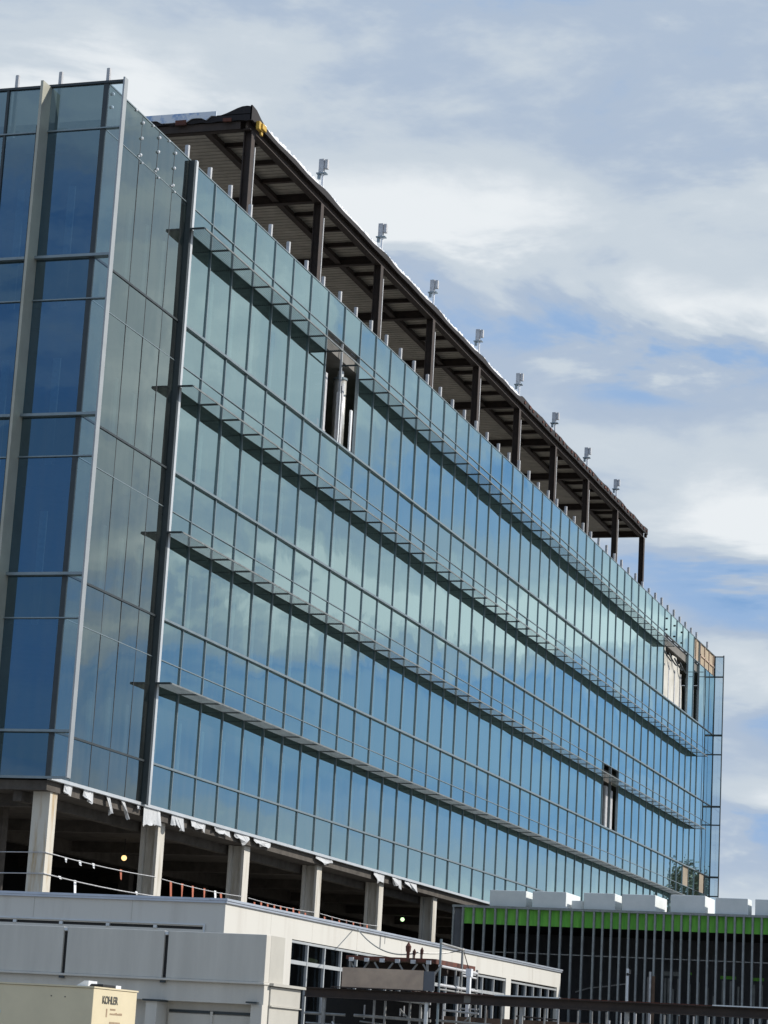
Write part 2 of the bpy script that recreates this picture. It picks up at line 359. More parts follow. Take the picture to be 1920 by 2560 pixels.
# sunshades: shelves of tilted blades on brackets
ang = rad(33)
def blades(mb, x0, x1, z):
    for i in range(9):
        yc = -.045-.0705*i; cy, sy = math.cos(ang)*.043, math.sin(ang)*.043
        nyy, nzz = -math.sin(ang)*.004, math.cos(ang)*.004
        pts = [(x0, yc-cy-nyy, z-sy-nzz), (x0, yc+cy-nyy, z+sy-nzz), (x0, yc+cy+nyy, z+sy+nzz), (x0, yc-cy+nyy, z-sy+nzz)]
        mb.prism(pts, (x1-x0, 0, 0))
nbr = 0
for ri, z in enumerate(SH):
    mb = MB(); runs = [(XF-.24, 90.6)]
    if ri == 0: runs = [(XF-.24, XF+7*BW), (XF+9*BW, XF+40*BW)]
    for a, b in runs: blades(mb, a, b, z)
    sh = mb.build('sunshade', SHADE, bld)
    mb = MB(); mb.box(XF-.24, 90.6 if ri else XF+40*BW, -.675, -.645, z-.03, z+.02); mb.build('nosing', SHADE, sh)
    restb = MB()
    for k in range(0, NB+1):
        x = XF+BW*k if k else XF-.27
        if k < 25: B('bracket', ALU_D, sh, (x-.012, x+.012, -.645, .0, z-.03, z+.03))
        elif ri or not 41 <= k <= 44: restb.box(x-.010, x+.010, -.645, .0, z-.022, z+.022)
    rb = restb.build('bracket', SHADE, sh); rb['kind'] = 'stuff'
# posts: round tubes rising over the parapet
for k in range(0, NB+3):
    x = XF-.1+BW*k+random.uniform(-.05, .05); h = random.uniform(.45, .62)
    if k == 47: continue
    if x > XE: x = XE-.3
    MB().tube((x, .20, 26.75), (x, .20, Z['top']+h+.05), .075, 10).build('parapet_post', POST, bld, smooth=False)
for y in (-.02, 1.62, 3.0, 4.4, 6.1, 7.5):
    MB().tube((.22, max(y, .25) if y > .5 else .12, 26.75), (.22, max(y, .25) if y > .5 else .12, Z['top']+.55), .065, 10).build('parapet_post', POST, bld)
# floor slabs, ceilings, backing posts behind the glass
B('roof_slab', CONC, bld, (.13, XE-.2, .13, YB, 26.2, 26.75))
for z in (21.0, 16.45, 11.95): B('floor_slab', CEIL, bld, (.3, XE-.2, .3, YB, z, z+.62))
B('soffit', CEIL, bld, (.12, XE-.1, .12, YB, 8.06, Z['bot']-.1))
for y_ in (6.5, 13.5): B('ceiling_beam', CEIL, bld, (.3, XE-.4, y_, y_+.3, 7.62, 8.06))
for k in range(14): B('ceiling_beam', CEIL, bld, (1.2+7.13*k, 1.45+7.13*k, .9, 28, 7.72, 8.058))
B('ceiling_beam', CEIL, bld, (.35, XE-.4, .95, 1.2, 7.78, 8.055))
B('ground_floor_slab', CONC, bld, (-.2, XE, 0, YB, 4.0, 4.45))
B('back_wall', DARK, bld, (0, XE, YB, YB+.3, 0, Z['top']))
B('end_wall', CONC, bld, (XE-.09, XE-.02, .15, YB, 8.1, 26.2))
B('darkening_wall', DARK, bld, (20, 90, 12, 12.4, 4.45, 26.2), (20, 20.4, 12.4, 22, 4.45, 26.2))  # inner walls added to darken what shows through the glass
B('basement_wall', CONC, bld, (.5, XE-.5, .6, .9, 0, 4.0), (.5, .9, .9, YB, 0, 4.0))
bk = []
for fl, (zb, zt) in enumerate([(21.62, 25.3), (17.07, 20.2), (12.57, 15.8), (8.42, 11.2)]):
    for k in range(-3, 49):
        x = XF+BW*k+.9 if k >= 0 else XF+1.25*k
        if x > XE-.3: continue
        bk.append(((Vector((x, .3, zt))-camp).length, x, zb, zt+random.uniform(-.15, .15)))
bk.sort(); rb = MB()
for i, (d, x, zb, zt) in enumerate(bk):
    if i < 100: B('backing_post', POST, bld, (x-.10, x+.10, .22, .30, zb, zt))
    else: rb.box(x-.10, x+.10, .22, .30, zb, zt)
rb = rb.build('backing_post', POST, bld); rb['kind'] = 'stuff'
for y in (1.0, 2.6, 5.3, 7.2):
    for zb, zt in ((21.62, 25.3), (17.07, 20.2), (12.57, 15.8)): B('inner_board', POST, bld, (.5, .55, y, y+.22, zb, zt))
# columns of the open storey
def hcol(x, y, z0, z1, m):
    B('column', m, bld, (x, x+.52, y, y+.09, z0, z1), (x, x+.52, y+.46, y+.55, z0, z1), (x+.22, x+.30, y+.09, y+.46, z0, z1))
for k in range(0, 12):
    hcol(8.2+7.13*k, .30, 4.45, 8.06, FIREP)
B('column', STAIN, bld, (.5, .95, .18, .68, 4.45, 8.06))
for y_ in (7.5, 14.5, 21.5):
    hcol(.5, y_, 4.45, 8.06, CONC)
for i_ in range(0, 10):
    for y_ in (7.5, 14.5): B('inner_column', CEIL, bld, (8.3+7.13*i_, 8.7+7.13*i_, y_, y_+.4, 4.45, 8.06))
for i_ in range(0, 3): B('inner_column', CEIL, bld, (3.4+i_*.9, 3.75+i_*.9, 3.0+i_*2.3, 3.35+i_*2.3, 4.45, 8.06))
# white glazing clips at the corner joints
for k, dz in ((2, (.12, .6, 1.12)), (3, (.1, .55, 1.1)), (4, (.12, .6, 1.15)), (0.25, (.1, .5))):
    for d in dz: MB().sphere((1.233*k, -.03, Z['top']-.1-d), .05, 8, 5).build('glazing_clip', MEMB_W, bld)
for k in (2, 3, 4):
    MB().sphere((1.233*k-.12, -.03, Z['t0']+.05), .032, 6, 4).build('glazing_clip', MEMB_W, bld)
    MB().sphere((1.233*k+.16, -.03, Z['t0']-.05), .032, 6, 4).build('glazing_clip', MEMB_W, bld)
    MB().sphere((1.233*k-.5, -.02, Z['top']-.02), .04, 6, 4).build('glazing_clip', MEMB_W, bld)
for k in (40.3, 41.6, 42.8):
    for d in (.25, .9): MB().sphere((XF+BW*k, -.03, Z['top']-.2-d), .06, 8, 5).build('glazing_clip', ALU_D, bld)
# plywood where glass is still missing at the far corner
B('plywood_panel', PLY, bld, (XF+45*BW, XE-.05, .06, .1, Z['t0'], Z['top']))
for k in range(5): B('plywood_frame', PLYD, bld, (89.5+1.5*k, 89.62+1.5*k, -.0, .06, Z['t0'], Z['top']))
B('plywood_frame', PLYD, bld, (91, XE-.06, .0, .055, 27.35, 27.45))
for k in (44,): B('plywood_panel', PLYM, bld, (XF+k*BW+.04, XF+(k+1)*BW-.04, .01, .05, Z['t3'], Z['s2']-.04))
B('plywood_panel', PLYM, bld, (xs[-3]+.04, xs[-2]-.3, .01, .05, Z['t3'], Z['s2']-.04))
DX = 22.35
# opening one: bright round duct, thin pipe, posts
MB().tube((DX, .5, 22.98), (DX, .5, 25.75), .24, 18).build('round_duct', STEELD, bld, smooth=True)
MB().tube((DX, .5, 25.75), (DX, .5, 25.83), .27, 18).build('duct_collar', ALU, bld)
MB().tube((DX, .5, 25.83), (DX, .5, 26.1), .12, 12).build('duct_collar', ALU_L, bld)
B('hanging_bracket', POST, bld, (20.6, 20.7, .5, .9, 25.55, 25.6), (20.5, 20.6, .4, .8, 25.1, 25.16))
B('hanging_bracket', FLAG, bld, (20.1, 20.4, .5, .62, 23.4, 23.75))
B('hanging_bracket', MEMB_W, bld, (20.6, 20.9, .45, .55, 23.3, 23.5))
# opening two: off white boards with gaps
for i, (a, b, z0, z1) in enumerate([(79.65,81.36,22.99,26.2),(81.40,83.2,22.99,25.9),(83.24,85.0,22.99,26.15),(85.04,86.0,22.99,25.9),(86.04,86.9,22.99,24.7)]):
    MB().prism([(a, .22+.02*i, z0), (b, .22+.02*i, z0), (b-.02, .22+.02*i, z1-.9), (b-.28, .22+.02*i, z1), (a+.12, .22+.02*i, z1-.1), (a+.02, .22+.02*i, z1-1.3)], (0, .05, 0)).build('off_white_board', BOARD, bld)
for xa in (80.6, 82.2, 83.9, 85.6):
    mb = MB(); pts = [(xa+1.1*(1-math.cos(t_*.26))-.4, .15-.25*math.sin(t_*.26), 25.9-.55*math.sin(t_*.26)-.0*t_) for t_ in range(7)]
    for p, q in zip(pts, pts[1:]): mb.tube(p, q, .05, 6)
    mb.build('loose_bracket', ALU_D, bld)
B('post_in_opening', MEMB_W, bld, (21.22, 21.46, .12, .2, 22.98, 25.0)); B('post_in_opening', MEMB_W, bld, (22.62, 22.8, .10, .16, 22.98, 24.7))
B('post_in_opening', POST, bld, (90.0, 90.3, .25, .33, 22.98, 25.1))
B('post_in_opening', POST, bld, (XF+BW*32.9, XF+BW*33.2, .2, .3, 13.9, 16.2), (XF+BW*33.6, XF+BW*33.85, .2, .3, 13.9, 16.1))
B('post_in_opening', BOARD, bld, (XF+BW*32.12, XF+BW*32.3, .1, .2, 13.9, 17.1))
# torn white membrane pieces hanging under the lower edge
def flap(x0, x1, zt, drops, slant=0):
    dd = []
    for a_, b_ in zip(drops, drops[1:]):
        for q_ in range(4): dd.append(a_+(b_-a_)*q_/4+random.uniform(-.018, .018)+.02*math.sin(q_*1.6))
    drops = dd+[drops[-1]]
    n = len(drops)-1
    top = [(x0+(x1-x0)*i/n, .02, zt) for i in range(n+1)]
    bot = [(x0+(x1-x0)*i/n+slant+random.uniform(-.015, .015), .0+.05*math.sin(i*.9+x0), zt-d) for i, d in enumerate(drops)]
    MB().prism(top+bot[::-1], (0, .012, 0)).build('membrane_flap', FLAPM, bld)
zt = Z['bot']-.09
flap(1.0, 1.5, zt, [.20, .28, .27]); flap(2.25, 2.85, zt, [.18, .26, .33, .30]); flap(3.75, 3.98, zt, [.3, .5, .45], .15); flap(4.75, 5.0, zt, [.3, .48, .5], .35)
flap(5.9, 6.1, zt, [.12, .12]); flap(6.4, 7.6, zt, [.55, .5, .42, .45]); flap(8.5, 9.4, zt, [.30, .33, .28, .40, .42]); flap(10.0, 11.2, zt, [.18, .25, .2, .28]); flap(11.9, 13.2, zt, [.1, .18, .16, .22])
flap(13.7, 14.9, zt, [.12, .2, .35, .1]); flap(15.4, 17.0, zt, [.1, .22, .2, .2]); flap(30.2, 31.4, zt, [.08, .3, .28, .4]); flap(31.9, 33.4, zt, [.08, .22, .25, .35]); flap(28.0, 29.3, zt, [.1, .4, .3, .35]); flap(21.5, 23.2, zt, [.1, .25, .12])

# ------------------------------------------------------------------ rooftop steel canopy
cx = [15.6+7.36*k for k in range(10)]; CY = 2.0
can = thing('rooftop_canopy', 'open rusty steel frame with a metal deck roof, standing on top of the glass building', 'roof canopy', (48, 8, 26.75))
for i, x in enumerate(cx):
    B('column', RUST, can, (x-.16, x+.16, CY-.15, CY-.12, 26.75, 32.908), (x-.16, x+.16, CY+.12, CY+.15, 26.75, 32.908), (x-.02, x+.02, CY-.12, CY+.12, 26.75, 32.908))
    if i < 9: MB().tube((x+.30, CY-.10, 26.75), (x+.30, CY-.10, 32.45), .045, 8).build('downpipe', POST, can)
    B('inner_column', RUST, can, (x-.15, x+.15, 13.0, 13.3, 26.75, 32.908))
    B('cross_beam', RUST, can, (x-.12, x+.12, CY+.17, 14, 32.99, 33.02), (x-.015, x+.015, CY+.17, 14, 33.02, 33.30), (x-.12, x+.12, CY+.17, 14, 33.30, 33.335))
B('edge_beam', RUST, can, (cx[0]-.3, cx[-1]+.3, CY-.14, CY+.14, 32.91, 32.94), (cx[0]-.3, cx[-1]+.3, CY-.02, CY+.02, 32.94, 33.30), (cx[0]-.3, cx[-1]+.3, CY-.16, CY+.16, 33.30, 33.335))
B('inner_girder', RUST, can, (cx[0], cx[-1], 3.58, 3.82, 33.05, 33.08), (cx[0], cx[-1], 3.68, 3.72, 33.08, 33.335))
B('inner_girder', RUST, can, (cx[0], cx[-1], 9.0, 9.3, 32.9, 32.94), (cx[0], cx[-1], 9.13, 9.17, 32.94, 33.335))
for i in range(9):
    for j in (1, 2, 3):
        x = cx[i]+7.36*j/4
        B('joist', RUST, can, (x-.07, x+.07, CY+.17, 3.66, 33.15, 33.17), (x-.012, x+.012, CY+.17, 3.66, 33.17, 33.335))
mb = MB()      # ribbed deck
x = cx[0]-.45; k = 0
while x < cx[-1]+.45:
    z0 = 33.34 if k % 2 else 33.365
    mb.box(x, x+.16, 1.84, 14.2, z0, 33.39); x += .16; k += 1
mb.build('metal_deck', DECK, can)
# wavy dark fascia along the long edge and ragged membranes
def strip(pts_lo, pts_hi, d): 
    mb = MB()
    for (a, b), (c, e) in zip(zip(pts_lo, pts_lo[1:]), zip(pts_hi, pts_hi[1:])):
        mb.prism([a, b, e, c], d)
    return mb
n = 150; lo = []; hi = []; hi2 = []
for i in range(n+1):
    x = cx[0]-.5+(cx[-1]-cx[0]+1.0)*i/n
    ph = ((x-cx[0]) % 7.36)/7.36
    sag = .10*math.sin(ph*math.pi) if x < 52 else 0
    wv = .03*math.sin(x*1.7)+random.uniform(-.015, .015)
    hi.append((x, 1.76, (33.44 if x < 52 else 33.53)-sag*.6+wv+.30*math.exp(-((x-cx[0]+.4)/.7)**2))); lo.append((x, 1.76, 33.20+wv*.3))
strip(lo, hi, (0, .06, 0)).build('fascia_membrane', MEMB_D, can)
B('roof_membrane', MEMB_D, can, (cx[0]-.5, cx[-1]+.5, 1.83, 14.2, 33.392, 33.42))
mb = MB()
for i in range(230):
    x = cx[0]+.3+i*.162+random.uniform(-.05, .05)
    if x > 52: break
    mb.prism([(x, 1.85, 33.42), (x+.26, 1.85, 33.42), (x+.22, 1.9, 33.55+random.uniform(.0, .12)), (x+.02, 1.9, 33.53+random.uniform(0, .12))], (0, .5, .02))
mb.build('loose_white_membrane', MEMB_W, can)
for i in range(34):
    x = cx[5]+.3+i*.88+random.uniform(-.2, .2); B('red_clip', RUSTR, can, (x, x+random.uniform(.12, .3), 1.71, 1.755, 33.3, 33.3+random.uniform(.08, .18)))
# short end of the canopy roof: printed sheet over a dark edge
y0, y1 = 1.77, 13; n = 60; lo = []; hi = []; lo2 = []; hi2 = []
for i in range(n+1):
    y = y0+(y1-y0)*i/n
    dr = .30 if y < 2.2 else .25+.05*math.sin(y*5)
    hump = .22*math.exp(-((y-2.0)/.7)**2)
    hi.append((cx[0]-.5, y, 33.36+hump*1.6)); lo.append((cx[0]-.5, y, 33.18+.02*math.sin(y*9)))
    d2 = .0 if y < 2.9 else (.30 if (int(y*1.7) % 3) else .20)
    if 2.9 < y < 3.3: d2 = .15
    hi2.append((cx[0]-.56, y, 33.56)); lo2.append((cx[0]-.56, y, 33.56-max(.02, d2)-random.uniform(0, .03)))
strip(lo, hi, (.05, 0, 0)).build('end_fascia', MEMB_D, can)
strip(lo2[7:], hi2[7:], (.05, 0, 0)).build('printed_membrane', MEMB_B, can)
B('end_beam', RUST, can, (cx[0]-.42, cx[0]-.38, 2.2, 13, 32.90, 33.17))
B('red_plate', RUSTR, can, (cx[0]-.60, cx[0]-.52, 4.2, 4.6, 33.12, 33.3), (cx[0]-.60, cx[0]-.52, 2.5, 2.8, 33.14, 33.26))
B('yellow_fitting', YEL, can, (cx[0]-.12, cx[0]+.30, CY-.40, CY-.26, 32.98, 33.28), (cx[0]+.05, cx[0]+.42, CY-.47, CY-.40, 33.03, 33.24), (cx[0]+.16, cx[0]+.32, CY-.38, CY-.30, 32.86, 32.98), bevel=.02)
B('corner_tab', RUST, can, (cx[-1]+.3, cx[-1]+.5, 1.8, 1.95, 33.05, 33.28))

# ------------------------------------------------------------------ davit heads along the canopy roof
davit = None
ordn = ['nearest the yellow fitting, largest of the row', 'second from the yellow fitting end', 'third from the yellow fitting end', 'fourth from the yellow fitting end', 'fifth from the yellow fitting end',
        'third from the far end of the row', 'second from the far end of the row', 'last and smallest, above the far end columns']
def cp(o, parent=None):
    c = o.copy(); C.objects.link(c)
    if parent:
        c.parent = parent; c.matrix_parent_inverse = o.matrix_parent_inverse.copy()
    for ch in list(o.children): cp(ch, c)
    return c
for k in range(8):
    x = 22.9+7.32*k
    if davit is None:
        davit = thing('roof_davit', '', 'davit', (x, 1.9, 33.33), 'grey davit heads along the canopy roof edge')
        MB().tube((x, 1.9, 33.33), (x, 1.9, 34.12), .05, 10).build('mast', MEMB_W, davit)
        B('head', POST, davit, (x-.09, x+.09, 1.86, 2.06, 34.10, 34.68), bevel=.01)
        B('side_plate', POST, davit, (x-.05, x+.12, 1.72, 1.84, 34.30, 34.66), (x-.02, x+.02, 1.84, 1.86, 34.3, 34.6))
        B('collar', ALU, davit, (x-.12, x+.12, 1.74, 2.14, 34.08, 34.13), bevel=.01)
        B('foot_bracket', ALU, davit, (x-.06, x+.06, 2.0, 2.1, 33.9, 34.08))
        d = davit
    else:
        d = cp(davit); d.location = (x, 1.9, 33.33)
    d['label'] = 'grey davit head on the canopy roof, ' + ordn[k]

# ------------------------------------------------------------------ things in the open storey
bulbs = [((14.16, 4.0, 7.45), (1, .66, .26), 'warm glowing work light hanging left of the first white column', 7),
         ((44.4, 4.0, 7.56), (.62, 1, .50), 'greenish glowing work light hanging between the fourth and fifth columns', 7)]
for p, c, lb, e in bulbs:
    t_ = thing('work_light', lb, 'lamp', p, 'hanging work lights')
    MB().sphere(p, .09, 12, 8).build('bulb', emit('lamp_glow', c, 1.7), t_, smooth=True)
    MB().tube((p[0], p[1], p[2]+.08), (p[0], p[1], 8.06), .012, 6).build('cord', BLACK, t_)
    MB().tube((p[0], p[1], p[2]+.07), (p[0], p[1], p[2]+.16), .04, 8).build('socket', BLACK, t_)
def rope(label, z, segs, r, flags, mat_=POST):
    t_ = thing('safety_line', label, 'safety line', (segs[0][0], segs[0][1], z))
    mb = MB()
    for a, b in zip(segs, segs[1:]):
        nn = 6
        for i in range(nn):
            f0, f1 = i/nn, (i+1)/nn
            P = [a[j]+(b[j]-a[j])*f0 for j in (0, 1)]; Q = [a[j]+(b[j]-a[j])*f1 for j in (0, 1)]
            s0 = -.05*4*f0*(1-f0); s1 = -.05*4*f1*(1-f1)
            mb.tube((P[0], P[1], z+s0), (Q[0], Q[1], z+s1), r, 5)
    mb.build('rope', mat_, t_)
    for x, y, dz, L, m in flags:
        MB().prism([(x, y, z+dz), (x+.16, y, z+dz), (x+.14+random.uniform(-.05, .08), y-.02, z+dz-L), (x+.04, y-.02, z+dz-L*.9)], (0, .01, 0)).build('flag', m, t_)
fl = [(1.9+i*.9, .27, -.0, .14, MEMB_W) for i in range(3)] + [(5.6, .27, 0, .30, FLAG)]
rope('upper sagging safety line with scraps tied on, at the stained corner column', 6.44, [(.45, 9), (.45, .15), (8.2, .27)], .014, fl)
fl = [(9.3, .27, 0, .5, FLAG), (10.2, .27, 0, .5, FLAG), (11.05, .27, 0, .5, FLAG), (12.0, .27, 0, .42, FLAG), (12.9, .27, 0, .35, MEMB_W), (13.4, .27, -.05, .3, FLAG)]
rope('safety line with six flagging strips between the first and second white columns', 6.42, [(8.7, .27), (15.33, .27)], .013, fl)
fl = [(16.4+i*.62, .27, random.uniform(-.1, 0), .35, FLAG) for i in range(9)]
rope('safety line crowded with orange strips between the second and third white columns', 6.42, [(15.9, .27), (22.46, .27)], .013, fl)
fl = [(23.4+i*.8, .27, random.uniform(-.1, 0), .35, RUSTR if i % 2 else FLAG) for i in range(7)]
rope('safety line with rusty coloured strips between the third and fourth white columns', 6.42, [(23.0, .27), (29.6, .27)], .013, fl)
rope('lower sagging safety line behind the stained corner column, one white rag on it', 5.88, [(.45, 9), (.45, .15), (8.2, .27)], .016, [(2.6, .27, 0, .42, MEMB_W), (1.6, .27, 0.03, .08, MEMB_W), (6.8, .27, .03, .1, MEMB_W)])
t_ = thing('stored_material', 'dark heap of building material low in the open storey behind the columns', 'building material', (40, 6, 4.45))
for i in range(26):
    x = 24+i*1.3+random.uniform(-.4, .4); y = random.uniform(3, 7)
    B('crate', PLANK if i % 2 else CONC, t_, (x, x+random.uniform(.4, 1.2), y, y+.6, 4.45, 4.45+random.uniform(1.1, 1.9)))

# ------------------------------------------------------------------ low white wing
WX0, WX1, WY = -4.34, 29.1, -7.0
low = thing('low_wing', 'single storey white plastered wing with grey coping in front of the glass block', 'building', (12, -3, 0))
zc = 5.02
PX = [(WX0, .40), (21.5, 22.15), (28.6, 29.1)]         # piers of the long face
B('wall', WHITE, low, (WX0, WX1, WY, WY+.3, 4.42, zc))
for a, b in PX: B('pier', WHITE, low, (a, b, WY, WY+.3, 0, 4.42))
B('pier', WHITE, low, (11.2, 11.8, WY, WY+.3, 0, 4.42))
B('wall', WHITE, low, (WX0+.003, WX0+.3, WY+.3, YB-8, 4.40, zc), (WX0+.003, WX0+.3, WY+.3, YB-8, 0, 4.33), (WX0+.003, WX0+.3, WY+.3, -6.45, 4.33, 4.40), (WX0+.003, WX0+.3, 3.6, YB-8, 4.33, 4.40))
B('wall', WHITE, low, (WX1-.3, WX1, WY+.3, -.1, 0, zc))
B('roof', CONC, low, (WX0+.3, WX1-.3, WY+.3, -.05, 4.3, 4.5))
B('coping', COPE, low, (WX0-.07, WX1+.05, WY-.07, WY+.38, zc+.002, zc+.06), (WX0-.05, WX1+.03, WY-.05, WY-.003, zc-.05, zc+.002), bevel=.008)
B('coping', COPE, low, (WX0-.07, WX0+.38, WY+.385, YB-8, zc+.002, zc+.058), (WX0-.05, WX0-.001, WY, YB-8, zc-.05, zc+.001))
sl = B('slot_window', ALU_L, low, (WX0-.03, WX0+.0, -6.52, 3.6, 4.43, 4.46), (WX0-.03, WX0+.0, -6.52, -6.48, 3.4, 4.43))
for i in range(8): B('pane', BLACK, sl, (WX0+.05, WX0+.09, -6.42+1.24*i, -5.28+1.24*i, 4.331, 4.399)); B('mullion', ALU_L, sl, (WX0-.02, WX0+.09, -5.275+1.24*i, -5.185+1.24*i, 4.331, 4.399))
B('reveal_line', JOINT, low, (WX0-.003, WX0+.0, -7, YB-8, 4.245, 4.26))
for x in (-1.2, 1.9, 9.7, 17.8, 21.0): B('panel_joint', GPLAS, low, (x, x+.018, WY-.002, WY, 4.45, zc-.06))
for y in (-4.6, -2.0, .6, 3.2): B('panel_joint', GPLAS2, low, (WX0-.002+.003, WX0+.003, y, y+.02, 4.47, zc-.06))
B('drip_stain', SCAF, low, (7.6, 7.72, WY-.003, WY, 4.62, zc-.05), (8.05, 8.11, WY-.003, WY, 4.75, zc-.05))
for x in (5.6, 13.9, 25.0): B('expansion_joint', GPLAS, low, (x, x+.05, WY-.004, WY, 4.45, zc-.06))
def window(x0, x1, zt, zm, n):
    wdw = B('window', ALU_L, low, (x0, x1, WY+.02, WY+.12, zt-.06, zt), (x0, x1, WY+.03, WY+.12, 1.0, 1.06))
    if zm: B('transom', ALU_L, wdw, (x0, x1, WY+.04, WY+.12, zm-.05, zm+.05))
    st = (x1-x0)/n
    for i in range(n+1):
        x = x0+st*i
        if i > 0 and i < n: B('mullion', ALU_L, wdw, (x-.035, x+.035, WY+.03, WY+.115, 1.06, zt-.06))
    for i in range(n): B('pane', G_DARK, wdw, (x0+st*i+.035, x0+st*(i+1)-.035, WY+.10, WY+.11, 1.06, zt-.06))
window(.40, 11.2, 4.40, 3.86, 8); window(11.8, 21.5, 4.38, 3.86, 7); window(22.15, 28.6, 4.36, 3.80, 6)
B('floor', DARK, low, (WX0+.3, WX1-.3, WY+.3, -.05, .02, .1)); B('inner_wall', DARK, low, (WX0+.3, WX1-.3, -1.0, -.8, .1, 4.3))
for x in (1.0, 3.1, 4.6, 8.3, 15, 18): B('inner_stud', POST, low, (x, x+.15, -5.5, -5.4, .1, 3.6))
MB().tube((4.2, -6.1, 4.08), (4.9, -6.1, 4.06), .05, 8).build('ceiling_lamp', emit('tube_glow', (.9, 1, .5), 2.2), low)

# ------------------------------------------------------------------ stud framed building on the right
SX = 31.0
st = thing('stud_building', 'unfinished steel stud building with a bright green sheathing band and dark interior', 'building', (38, -14, 0))
yb = [-2.62-.425*i for i in range(13)]; y = yb[-1]
while y > -24: y -= .33 if y < -7.6 else .425; yb.append(y)
for i, y in enumerate(yb[:100]): B('stud', STUDM, st, (SX, SX+.14, y-.035, y+.0, 3.2, 7.33), (SX+.0, SX+.006, y, y+.035, 3.2, 7.33))
B('stud', STUDM, st, (SX+.0, SX+.1, -2.28, -2.22, 3.2, 7.33))
B('grey_sheathing', GSHEET, st, (SX+.16, SX+.2, -2.60, -2.24, 3.2, 7.3))
B('top_track', STUDM, st, (SX-.01, SX+.15, -26, -2.2, 7.335, 7.42)); B('bottom_track', STUDM, st, (SX-.01, SX+.15, -26, -2.2, 3.1, 3.2))
B('green_sheathing', GREEN, st, (SX+.20, SX+.23, -26, -2.61, 6.74, 7.36))
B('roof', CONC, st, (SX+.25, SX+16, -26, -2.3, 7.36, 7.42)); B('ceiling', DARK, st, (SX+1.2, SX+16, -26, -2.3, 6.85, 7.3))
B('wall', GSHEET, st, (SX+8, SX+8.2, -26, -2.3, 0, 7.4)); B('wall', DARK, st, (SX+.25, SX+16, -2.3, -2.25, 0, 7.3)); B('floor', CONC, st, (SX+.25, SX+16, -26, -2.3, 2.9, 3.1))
B('wall', CONC, st, (SX+.02, SX+.12, -26, -2.3, 0, 3.1))
B('bridging', SCAF, st, (SX+.148, SX+.165, -24, -2.6, 5.70, 5.73))
B('inner_column', MEMB_W, st, (36, 36.1, -8.04, -7.94, 3.1, 5.25), (36, 36.08, -8.09, -8.02, 5.3, 5.48)); B('inner_column', POST, st, (36, 36.1, -8.86, -8.76, 3.1, 5.22)); B('inner_column', RUST, st, (36.1, 36.3, -9.0, -8.87, 3.1, 5.3))
fr = B('inner_frame', STUDM, st, (36, 36.1, -10.05, -9.38, 5.30, 5.46))
for y, z in ((-9.45, 5.2), (-9.58, 5.2), (-9.75, 4.8), (-9.95, 5.2), (-10.4, 5.0), (-10.75, 5.1), (-11.1, 4.9), (-11.35, 4.6), (-11.7, 5.2), (-12.0, 5.2), (-12.3, 5.0), (-12.9, 5.1), (-13.2, 5.1)):
    B('inner_stud', STUDM, st, (36.05, 36.12, y-.06, y+.02, 3.1, z))
B('green_scrap', GREEN, st, (36, 36.05, -12.22, -11.62, 5.26, 5.38), (36, 36.05, -13.3, -12.8, 5.24, 5.36), (36, 36.05, -10.5, -10.38, 5.36, 5.46))
mb = MB(); pp = [(34, -6.4, 4.45), (34, -6.9, 4.62), (34, -7.6, 4.72), (34, -8.4, 4.85)]
for p, q in zip(pp, pp[1:]): mb.tube(p, q, .025, 6)
mb.build('hose', POST, st)
pt = thing('pipe_post', 'bright white pipe standing before the dark stud wall, just above the rusty beam', 'pipe', (30.6, -9.15, 0))
MB().tube((30.6, -9.15, 0), (30.6, -9.15, 5.02), .055, 10).build('pipe', MEMB_W, pt); MB().tube((30.6, -9.15, 5.12), (30.6, -9.15, 5.28), .05, 10).build('cap', MEMB_W, pt); MB().tube((30.6, -9.15, 5.02), (30.6, -9.15, 5.12), .03, 8).build('neck', BLACK, pt)
pt = thing('pipe_post', 'grey pipe with a brown backing strip, right of the bright white pipe', 'pipe', (30.6, -10.0, 0))
MB().tube((30.6, -10.0, 0), (30.6, -10.0, 5.2), .045, 10).build('pipe', POST, pt); B('backing_strip', PLANK, pt, (30.66, 30.7, -10.17, -10.04, 0, 5.05))
# foam blocks on its roof
fy = [(-3.60, -5.02, 'leftmost, its edge against the glass front'), (-5.30, -6.60, 'second from the left'), (-7.25, -8.45, 'third from the left, with a low piece beside it'), (-8.75, -10.0, 'fourth from the left'),
      (-10.55, -11.85, 'fifth from the left, widest bright side'), (-12.25, -13.45, 'sixth from the left, below the glass wing'), (-13.7, -14.9, 'last one, cut by the right edge of the photo')]
for i, (a, b, lb) in enumerate(fy):
    h = (.60, .60, .61, .60, .64, .58, .58)[i]+.01; d = (1.0, 2.3, 1.2, 2.2, 2.0, .9, 1.5)[i]
    x0 = SX+.1+(.02 if i % 2 else .12)
    mb = MB()
    mb.box(x0, x0+d, b, a, 7.424, 7.424+h)
    tag(mb.build('foam_block', FOAM, None, bevel=.02), 'white foam stack, '+lb, 'foam block', 'white foam blocks on the stud building roof')
tag(B('foam_offcut', FOAM, None, (SX+.4, SX+1.6, -7.2, -6.75, 7.424, 7.75), bevel=.02), 'low white foam offcut between the second and third foam stacks', 'foam block')

